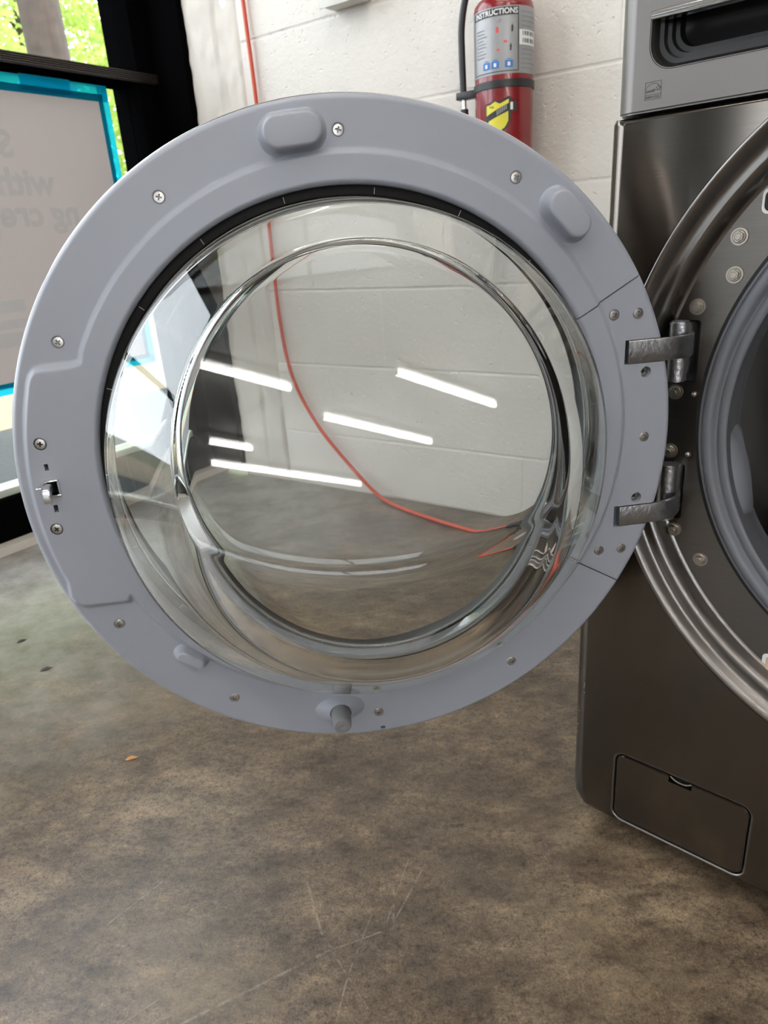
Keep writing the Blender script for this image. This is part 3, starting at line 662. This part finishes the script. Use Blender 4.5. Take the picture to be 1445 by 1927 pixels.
# ---- stamped ring and recessed plate
revolve('stamped_ring', [(.3220, .0010), (.3208, .0000), (.3192, -.0001), (.3170, .0012), (.3140, .0050), (.3118, .0092), (.3104, .0115), (.3085, .0124), (.3045, .0126), (.3022, .0124), (.3006, .0127), (.2988, .0140), (.2966, .0170), (.2946, .0215), (.2932, .0265), (.2918, .0293), (.2890, .0302)], M['bezel'], wm, T((HC[0], 0, HC[1])), 220, 179)
def plate():
    V = []; F = []; n = 160
    for (r, y) in ((.2895, .0300), (.2440, .0300), (.2440, .0380), (.2895, .0380)):
        for i in range(n): a = 2 * PI * i / n; V.append((HC[0] + r * math.cos(a), y, HC[1] + r * math.sin(a)))
    for s in range(4):
        t = (s + 1) % 4
        for i in range(n): j = (i + 1) % n; F.append((s * n + i, t * n + i, t * n + j, s * n + j))
    o = raw('door_seat_plate', V, F, M['steel_plate'], wm)
    bm = bmesh.new(); bm.from_mesh(o.data); bmesh.ops.recalc_face_normals(bm, faces=bm.faces); bm.to_mesh(o.data); bm.free()
    boolean(o, [prism_bm(rounded_poly((-.2765, .5545), (-.2535, .6120), .0035), .02, .05), prism_bm(rounded_poly((-.2765, .4160), (-.2562, .4740), .0035), .02, .05)])
    o.data.shade_smooth(); o.data.set_sharp_from_angle(angle=R(30)); return o
pl = plate()
box('hinge_pocket', (-.278, .0381, .5525), (-.2515, .0500, .6135), M['black'], pl); box('hinge_pocket', (-.278, .0381, .414), (-.2545, .0500, .476), M['black'], pl)
def bolt_mesh():
    bm = cyl_bm((0, 0, 0), (0, -.0014, 0), .0074, .0072, 28); cyl_bm((0, -.0014, 0), (0, -.0022, 0), .0056, .0050, 24, bm)
    cyl_bm((0, -.0020, 0), (0, -.0056, 0), .0046, .0043, 6, bm); cyl_bm((0, -.0056, 0), (0, -.0060, 0), .0030, .0026, 18, bm); return bm
b0 = None
for k, (x, z) in enumerate([(-.2283, .6820), (-.2289, .6509), (-.2579, .6239), (-.2716, .5448), (-.2721, .4859), (-.2618, .4042), (-.2330, .3776)]):
    mw = T((x, .030, z)) @ Matrix.Rotation(k * 1.1, 4, 'Y')
    if b0 is None: b0 = from_bm('bolt', bolt_mesh(), M['bolt'], wm, mw, 35)
    else: copy_of(b0, wm, mw)
for x, z in [(-.2536, .5439), (-.2544, .4846)]:
    bm = bmesh.new(); bmesh.ops.create_uvsphere(bm, u_segments=16, v_segments=8, radius=.0028); from_bm('locating_pin', bm, M['bolt'], wm, T((x, .0295, z)), 179)
# stickers on the plate near the frame's right edge
def sticker(name, lo, hi, r, m, y=.0296): return from_bm(name, prism_bm(rounded_poly(lo, hi, r, 4), y, y + .0004), m, wm)
s1 = sticker('warning_sticker', (-.1650, .2740), (-.120, .2930), .004, M['white']); from_bm('tan_field', prism_bm(rounded_poly((-.1615, .2765), (-.123, .2905), .003, 4), .0293, .0295), M['sticker_tan'], s1)
s2 = sticker('icon_sticker', (-.2135, .6985), (-.190, .7185), .005, M['white']); from_bm('black_field', prism_bm(rounded_poly((-.2115, .7005), (-.192, .7165), .0045, 4), .0293, .0295), M['black'], s2)
revolve('gap_ring', [(.2500, .0299), (.2472, .0296), (.2462, .0340)], M['black'], wm, T((HC[0], 0, HC[1])), 160, 60)
# ---- bellows and drum
revolve('door_bellows', [(.2475, .0335), (.2470, .0292), (.2455, .0278), (.2442, .0292), (.2436, .0300), (.2428, .0262), (.2415, .0240), (.2385, .0225), (.2355, .0226), (.2338, .0238), (.2328, .0262), (.2318, .0290), (.2308, .0300), (.2296, .0290), (.2280, .0278), (.2240, .0276), (.2225, .0281), (.2216, .0300)], M['gasket'], wm, T((HC[0], 0, HC[1])), 200, 179)
bl = revolve('inner_bellows', [(.2216, .0300), (.2214, .0360), (.2222, .0480), (.2236, .0600), (.2240, .0680), (.2225, .0720), (.2260, .0740), (.2360, .0760)], M['gasket_in'], wm, T((HC[0], 0, HC[1])), 200, 60)
def nozzle_fin():
    V = []; F = []; n = 12
    for i in range(n + 1):
        t = i / n; a = R(183 + 23 * t); h = .012 * math.sin(PI * t) ** .6
        for (r, y) in ((.2238, .040), (.2238 - h * .7, .044), (.2238 - h, .060), (.2238 - h * .6, .072), (.2240, .074)): V.append((r * math.cos(a), y, r * math.sin(a)))
    for i in range(n):
        for s in range(4): a = i * 5 + s; F.append((a, a + 1, a + 6, a + 5))
    raw('spray_fin', V, F, M['gasket'], bl, None, 60)
nozzle_fin()
revolve('black_gap', [(.2240, .0745), (.2300, .0850), (.2420, .0900)], M['black'], wm, T((HC[0], 0, HC[1])), 120, 60)
revolve('drum_rim', [(.2420, .0860), (.2345, .0880), (.2320, .0900), (.2310, .0930), (.2330, .0965), (.2400, .1000)], M['chrome'], wm, T((HC[0], 0, HC[1])), 160, 179)
dm = revolve('drum', [(.2330, .0970), (.2420, .1100), (.2480, .1300), (.2500, .40), (.20, .43), (.05, .44), (.0005, .44)], M['drum'], wm, T((HC[0], 0, HC[1])), 120, 60)
dh = []
for k in range(3):
    a = R(100 + 120 * k); bm = box_bm((.205, .14, -.02), (.249, .38, .02), .012, 3); from_bm('drum_lifter', bm, M['drum'], dm, Matrix.Rotation(-a, 4, 'Y'), 60)

# ================================================================== THE OPEN DOOR (local x right, y away from the viewer, z up)
DW = T((-.01596, .58380, .52052)) @ Matrix.Rotation(R(6.9), 4, 'Z')
ZC = .0070; RIN = .2125; RO = .2800
# outline of the raised inner field, with the wide tab round the latch
def outline():
    P = []
    for a in np.linspace(-154, 153, 120): P.append((.2335 * math.cos(R(a)), .008 + .2335 * math.sin(R(a))))
    P += [(-.2105, .1062), (-.2150, .1049), (-.2198, .1043), (-.2400, .1038), (-.2452, .1026), (-.2495, .0985), (-.2520, .0930)]
    for a in np.linspace(161.5, 196.5, 24): P.append((.2680 * math.cos(R(a)) - .0015 * (a - 161) / 35, .2690 * math.sin(R(a)) + .001))
    P += [(-.2590, -.0890), (-.2562, -.0950), (-.2520, -.0985), (-.2470, -.0997), (-.2250, -.1000), (-.2130, -.1001)]
    return np.array(P)
OUT = outline()
def signed(px, pz):
    """distance to the outline, positive inside"""
    A = OUT; B = np.roll(OUT, -1, 0); P = np.stack([px, pz], -1); best = np.full(px.shape, 9.0); ins = np.zeros(px.shape, bool)
    for a, b in zip(A, B):
        d = b - a; L2 = d @ d
        if L2 < 1e-14: continue
        t = np.clip(((P - a) @ d) / L2, 0, 1); q = P - a - t[..., None] * d; best = np.minimum(best, np.einsum('...i,...i', q, q))
        c = (a[1] > pz) != (b[1] > pz)
        with np.errstate(divide='ignore', invalid='ignore'): ins ^= c & (px < (b[0] - a[0]) * (pz - a[1]) / (b[1] - a[1] + 1e-15) + a[0])
    return np.where(ins, 1, -1) * np.sqrt(best)
RISE = .0048
def height(x, z):
    r = np.hypot(x, z)
    h = RISE * smoothstep(-.0036, .0022, signed(x, z))
    h = h - .0035 * np.clip((r - (RO - .0045)) / .0045, 0, 1) ** 2          # rolled outer edge
    ri = np.hypot(x, z - ZC); h = h - .0030 * np.clip((RIN + .0035 - ri) / .0035, 0, 1) ** 2
    return h
SEAM_U = [(.2182, 29.3), (.2365, 30.1), (.2372, 29.2), (.2802, 29.9)]     # radius, angle of the upper split; the lower one is straight
def ring_solid(name, a0, a1, na, nr, gap, parent, mw):
    """part of the door ring between two split lines, a closed solid"""
    def ang(r, e):
        base = [a0, a1][e]; g = math.degrees(gap / max(r, .1))
        if e == 0: return base + g
        return base - g
    V = []; F = []; rows = nr
    t = np.linspace(0, 1, nr) ; U = np.linspace(0, 1, na)
    XX = np.zeros((na, nr)); ZZ = np.zeros((na, nr))
    for i, u in enumerate(U):
        for j, s in enumerate(t):
            r0 = .247; A0, A1 = ang(r0, 0), ang(r0, 1); a = R(A0 + (A1 - A0) * u)
            # inner circle is centred ZC higher than the outer one
            ex = ZC * math.sin(a) + math.sqrt(max(RIN ** 2 - (ZC * math.cos(a)) ** 2, 0)); r = ex + (RO - ex) * s
            aa = R(ang(r, 0) + (ang(r, 1) - ang(r, 0)) * u); XX[i, j] = r * math.cos(aa); ZZ[i, j] = r * math.sin(aa)
    Hh = height(XX, ZZ); full = abs(a1 - a0) >= 359.9; k = nr
    for i in range(na):
        for j in range(nr): V.append((XX[i, j], -Hh[i, j], ZZ[i, j]))
    back = len(V)
    for i in range(na):
        for j in (0, nr - 1): V.append((XX[i, j], .0150, ZZ[i, j]))
    for i in range(na - 1):
        for j in range(nr - 1): F.append((i * k + j, (i + 1) * k + j, (i + 1) * k + j + 1, i * k + j + 1))
        b0_, b1_ = back + 2 * i, back + 2 * (i + 1)
        F.append((b0_ + 1, b1_ + 1, b1_, b0_)); F.append((i * k, b0_, b1_, (i + 1) * k)); F.append((i * k + nr - 1, (i + 1) * k + nr - 1, b1_ + 1, b0_ + 1))
    F.append(tuple([j for j in range(nr)] + [back + 1, back])); e = (na - 1) * k; bb = back + 2 * (na - 1)
    F.append(tuple([e + j for j in range(nr)][::-1] + [bb, bb + 1]))
    o = raw(name, V, F, M['plastic'], parent, mw)
    bm = bmesh.new(); bm.from_mesh(o.data); bmesh.ops.recalc_face_normals(bm, faces=bm.faces); bm.to_mesh(o.data); bm.free(); return o
SCREWS = [(.0021, .2558), (.1365, .2168), (-.1322, .2184), (-.2241, .1224), (-.2532, .0464), (-.2565, -.0259), (-.2258, -.1224), (-.1379, -.2152), (-.0029, -.2550), (.1321, -.2177),
          (.2182, -.1090), (.2405, -.1097), (.2560, -.0017), (.2220, .1072), (.2432, .1068)]
DEEP = [(.2522, -.0593), (.2534, .0567)]
DL = WM.inverted() @ DW
door = ring_solid('door', 29.6, 329.0, 900, 100, .00055, wm, DL)
door['label'] = 'open round door with blue-grey plastic inner ring and clear glass bowl'
cuts = [cyl_bm((x, -.02, z), (x, -.0 + .0008, z), .0052, .0050, 28) for x, z in SCREWS[:10]]
for bm in cuts[1:]:
    me = bpy.data.meshes.new('m'); bm.to_mesh(me); cuts[0].from_mesh(me); bm.free(); bpy.data.meshes.remove(me)
holes = box_bm((-.2543, -.02, .0245), (-.2513, .012, .0298)); box_bm((-.2548, -.02, -.0114), (-.2514, .012, -.0050), bm=holes)
box_bm((-.0023, -.02, -.2752), (.0023, .012, -.2722), bm=holes); box_bm((-.2568, -.02, .0040), (-.2470, .012, .0152), bm=holes)
boolean(door, [cuts[0], holes]); door.data.shade_smooth(); door.data.set_sharp_from_angle(angle=R(38))
hcov = ring_solid('hinge_cover', -31.0, 29.6, 190, 100, .00055, door, None)
c1 = box_bm((.2332, -.02, .0648), (.30, .0105, .0853)); box_bm((.2310, -.02, -.0865), (.30, .0105, -.0662), bm=c1)
c2 = cyl_bm((SCREWS[10][0], -.02, SCREWS[10][1]), (SCREWS[10][0], .0008, SCREWS[10][1]), .0049, .0047, 28)
for x, z in SCREWS[11:]: cyl_bm((x, -.02, z), (x, .0008, z), .0049, .0047, 28, c2)
for x, z in DEEP: cyl_bm((x, -.02, z), (x, .0075, z), .0048, .0048, 28, c2)
boolean(hcov, [c1, c2]); hcov.data.shade_smooth(); hcov.data.set_sharp_from_angle(angle=R(38))
# ---- screws with cross recess
def screw_mesh(r=.0044):
    bm = bmesh.new(); a, b, n = .0021, .00062, 28
    ring = [bm.verts.new((r * .86 * math.cos(2 * PI * i / n), -.0004, r * .86 * math.sin(2 * PI * i / n))) for i in range(n)]
    low = [bm.verts.new((r * math.cos(2 * PI * i / n), .0002, r * math.sin(2 * PI * i / n))) for i in range(n)]
    pl_ = [(b, a), (b, b), (a, b), (a, -b), (b, -b), (b, -a), (-b, -a), (-b, -b), (-a, -b), (-a, b), (-b, b), (-b, a)]
    top = [bm.verts.new((x, -.0006, z)) for x, z in pl_]; bot = [bm.verts.new((x * .8, .0010, z * .8)) for x, z in pl_]
    E = [bm.edges.new((L[i], L[(i + 1) % len(L)])) for L in (ring, top) for i in range(len(L))]
    bmesh.ops.triangle_fill(bm, use_beauty=True, edges=E)
    for i in range(n): bm.faces.new((ring[i], ring[(i + 1) % n], low[(i + 1) % n], low[i]))
    q = len(bm.faces)
    for i in range(12): bm.faces.new((top[i], top[(i + 1) % 12], bot[(i + 1) % 12], bot[i]))
    bm.faces.new(bot); bmesh.ops.recalc_face_normals(bm, faces=bm.faces); bm.faces.ensure_lookup_table()
    for f in bm.faces[q:]: f.material_index = 1  # recess faces take a darker metal, their shade put into the colour
    return bm
s0 = None
for k, (x, z) in enumerate(SCREWS + DEEP):
    y = float(-height(np.array([x]), np.array([z]))[0]) + .0004 if k < 15 else .0060
    if k in (4, 5): y -= 0
    mw = T((x, y, z)) @ Matrix.Rotation(k * .77 + .3, 4, 'Y')
    if s0 is None: s0 = from_bm('screw', screw_mesh(), [M['screw'], M['recess']], door, mw, 30)
    else: copy_of(s0, door, mw)
# ---- moulded bumpers
def bumper(x, z, L, W, H, ang):
    loops = [(-.0030, -.0004), (-.0014, .0008), (-.0003, .0030), (.0010, H * .55), (.0016, H * .86), (.0021, H * .94), (.0029, H * .985), (.0040, H)]
    V = []; F = []; n = 36
    for ins, h in loops:
        l = L / 2 - W / 2; r = W / 2 - ins
        for i in range(n):
            a = 2 * PI * i / n; cx = l if math.cos(a) > 1e-6 else (-l if math.cos(a) < -1e-6 else 0)
            V.append((cx + r * math.cos(a), -h, r * math.sin(a)))
    for k in range(len(loops) - 1):
        for i in range(n): F.append((k * n + i, k * n + (i + 1) % n, (k + 1) * n + (i + 1) % n, (k + 1) * n + i))
    F.append(tuple((len(loops) - 1) * n + i for i in range(n)))
    return raw('bumper', V, F, M['plastic'], door, T((x, 0, z)) @ Matrix.Rotation(-R(ang), 4, 'Y'), 38)
bumper(-.0315, .2556, .0460, .0255, .0140, 5); bumper(.1762, .1880, .0440, .0245, .0140, -47); bumper(-.1700, -.1645, .0290, .0138, .0090, -36)
# ---- rubber stop on its dome
def stop():
    V = []; F = []; n = 40
    L = [(.0245, .0150, -.0004), (.0225, .0138, .0012), (.0175, .0118, .0045), (.0135, .0108, .0068), (.0112, .0103, .0078), (.0102, .0101, .0082), (.0100, .0100, .0060)]
    for (rx, rz, h) in L:
        for i in range(n): a = 2 * PI * i / n; V.append((rx * math.cos(a), -h, rz * math.sin(a)))
    for k in range(len(L) - 1):
        for i in range(n): F.append((k * n + i, k * n + (i + 1) % n, (k + 1) * n + (i + 1) % n, (k + 1) * n + i))
    raw('stop_dome', V, F, M['plastic'], door, T((-.0405, 0, -.2440)), 70)
    revolve('rubber_stop', [(.0094, .0), (.0094, -.0100), (.0090, -.0220), (.0084, -.0275), (.0074, -.0290), (.0070, -.0286), (.0062, -.0290), (.0056, -.0286), (.0048, -.0290), (.0042, -.0286), (.0034, -.0290), (.0028, -.0286), (.0003, -.0286)], M['foot'], door, T((-.0405, 0, -.2440)), 32, 40)
stop()
# ---- latch
lt = box('latch_frame', (-.2578, -.0068, .0150), (-.2462, .003, .0166), M['chrome'], door, .0004)
box('frame_side', (-.2476, -.0058, .0026), (-.2460, .003, .0160), M['plastic'], lt, .0003); box('frame_bottom', (-.2545, -.0062, .0024), (-.2460, .003, .0040), M['chrome'], lt, .0003)
def hook():
    bm = bmesh.new()
    # arm comes out of the slot, then turns down into a blunt claw
    side = [(.010, .0140), (-.0110, .0140), (-.0150, .0120), (-.0160, .0080), (-.0155, .0005), (-.0130, -.0012), (-.0105, .0000), (-.0095, .0050), (-.0075, .0072), (.010, .0072)]
    A = [bm.verts.new((-.2562, y, z)) for y, z in side]; B = [bm.verts.new((-.2508, y, z)) for y, z in side]; n = len(side)
    bm.faces.new(A); bm.faces.new(B[::-1])
    for i in range(n): bm.faces.new((A[i], B[i], B[(i + 1) % n], A[(i + 1) % n]))
    bmesh.ops.recalc_face_normals(bm, faces=bm.faces); bmesh.ops.bevel(bm, geom=list(bm.edges), offset=.0007, segments=2, affect='EDGES')
    box_bm((-.2600, -.0152, .0128), (-.2555, -.0030, .0142), .0005, 1, bm=bm)
    from_bm('latch_hook', bm, M['chrome'], door, T((0, -.0035, 0)), 40)
hook(); box('latch_pocket', (-.2575, .0110, .0030), (-.2465, .0122, .0160), M['black'], door)
# ---- black ring with printed ticks, cavity wall, outer cover
CT = T((0, 0, ZC))
br_ = revolve('black_ring', [(RIN - .0002, .0015), (RIN - .0004, .0022), (.2112, .0026), (.2062, .0026), (.2054, .0020), (.2046, .0028), (.2043, .0072)], M['black_rubber'], door, CT, 200, 40)
bm = bmesh.new()
for k in range(19):
    a = R(7 + k * 360 / 19); q = box_bm((.2062, .0022, -.00022), (.2108, .0028, .00022)); q.transform(Matrix.Rotation(-a, 4, 'Y')); me = bpy.data.meshes.new('m'); q.to_mesh(me); bm.from_mesh(me); q.free(); bpy.data.meshes.remove(me)
from_bm('tick_marks', bm, M['tick'], br_)
revolve('cavity_wall', [(RIN - .0002, .0146), (.2130, .0200), (.2150, .0480), (.2120, .0560)], M['cavity'], door, CT, 160, 60)
revolve('door_shell', [(RO - .0005, .0140), (.2812, .0125), (.2822, .0140), (.2826, .0200), (.2800, .0360), (.2700, .0500), (.2500, .0570), (.2120, .0585), (.2118, .0560)], M['panel'], door, None, 200, 50)
revolve('chrome_trim', [(RO + .0002, .0060), (RO + .0012, .0070), (RO + .0017, .0095), (RO + .0012, .0124), (RO - .0002, .0130)], M['chrome'], door, None, 220, 179)
rr_ = [(i * .0002 if i == 0 else .2119 * i / 6, .0560) for i in range(7)]
revolve('outer_cover_pane', [(.0002, .0548), (.2116, .0548), (.2116, .0560), (.0002, .0560)], M['cover'], door, CT, 120, 30)
# ---- glass bowl: round wall, sloped upper face, domed lower face
def bowl():
    def prof(r, x, z, off):
        wall_a = (.2040 - off * .8 - r) / .07; low = 1 + .048 * smoothstep(.02, -.15, z); r = r / low; wall_b = .047 + (.2040 - off * (1.5 if off else 1) - r) / .80
        dome = .1510 - .75 * r * r - off
        face = .0850 + (.1707 - z) * .30 - off * 1.04
        d = smin(smin(wall_a, wall_b, .022 if off else .012), dome, .032 if off else .007); d = smin(d, face, .0040 if off else .0011)
        return d
    na = 360
    def grid(off, floor_, rmax):
        rs = np.concatenate([np.linspace(0, .11, 60)[1:], np.linspace(.11, rmax, 150)[1:]])
        A = np.linspace(0, 2 * PI, na, endpoint=False); RR, AA = np.meshgrid(rs, A); X = RR * np.cos(AA); Z = RR * np.sin(AA)
        D = prof(RR, X, Z, off); D = -smin(-D, np.full_like(D, -floor_), .004)
        D[:, -1] = floor_
        return rs, X, Z, D, float(prof(np.array(0.), 0., np.array(0.), off))
    V = []; F = []
    def emit(g, flip):
        rs, X, Z, D, d0 = g; base = len(V); V.append((0, .0075 - d0, 0)); n = len(rs)
        for i in range(na):
            for j in range(n): V.append((X[i, j], .0075 - D[i, j], Z[i, j]))
        f = []
        for i in range(na):
            i2 = (i + 1) % na; f.append((base, base + 1 + i * n, base + 1 + i2 * n))
            for j in range(n - 1): a = base + 1 + i * n + j; b = base + 1 + i2 * n + j; f.append((a, a + 1, b + 1, b))
        F.extend([q[::-1] for q in f] if flip else f); return base, n
    bo, no = emit(grid(0.0, 0.0, .2105), False); bi, ni = emit(grid(.0062, -.0060, .2105), True)
    for i in range(na):
        i2 = (i + 1) % na; F.append((bo + i * no + no, bi + i * ni + ni, bi + i2 * ni + ni, bo + i2 * no + no))
    o = raw('glass_bowl', V, F, M['bowl'], door, CT)
    bm = bmesh.new(); bm.from_mesh(o.data); bmesh.ops.recalc_face_normals(bm, faces=bm.faces); bm.to_mesh(o.data); bm.free()
    o.data.shade_smooth(); o['label'] = 'deep clear glass bowl with a sloped upper face'
bowl()
# ---- hinges
def hinge(z0, z1, k0, k1, label):
    """flat bar let into the door ring that curls round into the slot of the machine, with an upright knuckle"""
    path = smooth_path([(-.2806, -.0615, 0), (-.2735, -.0530, 0), (-.2660, -.0440, 0), (-.2585, -.0345, 0), (-.2520, -.0230, 0), (-.2485, -.0100, 0), (-.2500, .0050, 0), (-.2550, .0180, 0), (-.2600, .0300, 0)], 6)
    V = []; F = []; th = .0042; n = len(path)
    for i, p in enumerate(path):
        t = (path[min(i + 1, n - 1)] - path[max(i - 1, 0)]).normalized(); nn = Vector((-t.y, t.x, 0)); s = i / (n - 1)
        drop = 0 if s < .4 else -.003 * (s - .4)
        for (o_, z) in ((0, z0 + .001), (.0006, z0), (th, z0), (th, z1), (.0006, z1), (0, z1 - .001)): q = p + nn * o_; V.append((q.x, q.y, z + drop))
    for i in range(n - 1):
        for k in range(6): F.append((i * 6 + k, i * 6 + (k + 1) % 6, (i + 1) * 6 + (k + 1) % 6, (i + 1) * 6 + k))
    F.append(tuple(range(6))[::-1]); F.append(tuple((n - 1) * 6 + k for k in range(6)))
    h = raw('hinge_arm', V, F, M['hinge'], wm, None, 40)
    bm = cyl_bm((-.2640, .0070, k0), (-.2640, .0070, k1), .0088, None, 28); bmesh.ops.bevel(bm, geom=[e for e in bm.edges if abs(e.verts[0].co.z - e.verts[1].co.z) < 1e-6], offset=.0012, segments=2, affect='EDGES')
    box_bm((-.2685, .008, k0 + .004), (-.2585, .0375, k1 - .004), .002, 2, bm=bm)
    from_bm('hinge_knuckle', bm, M['hinge'], h, None, 40)
hinge(.5858, .6052, .5600, .6140, ''); hinge(.4348, .4535, .4235, .4800, '')
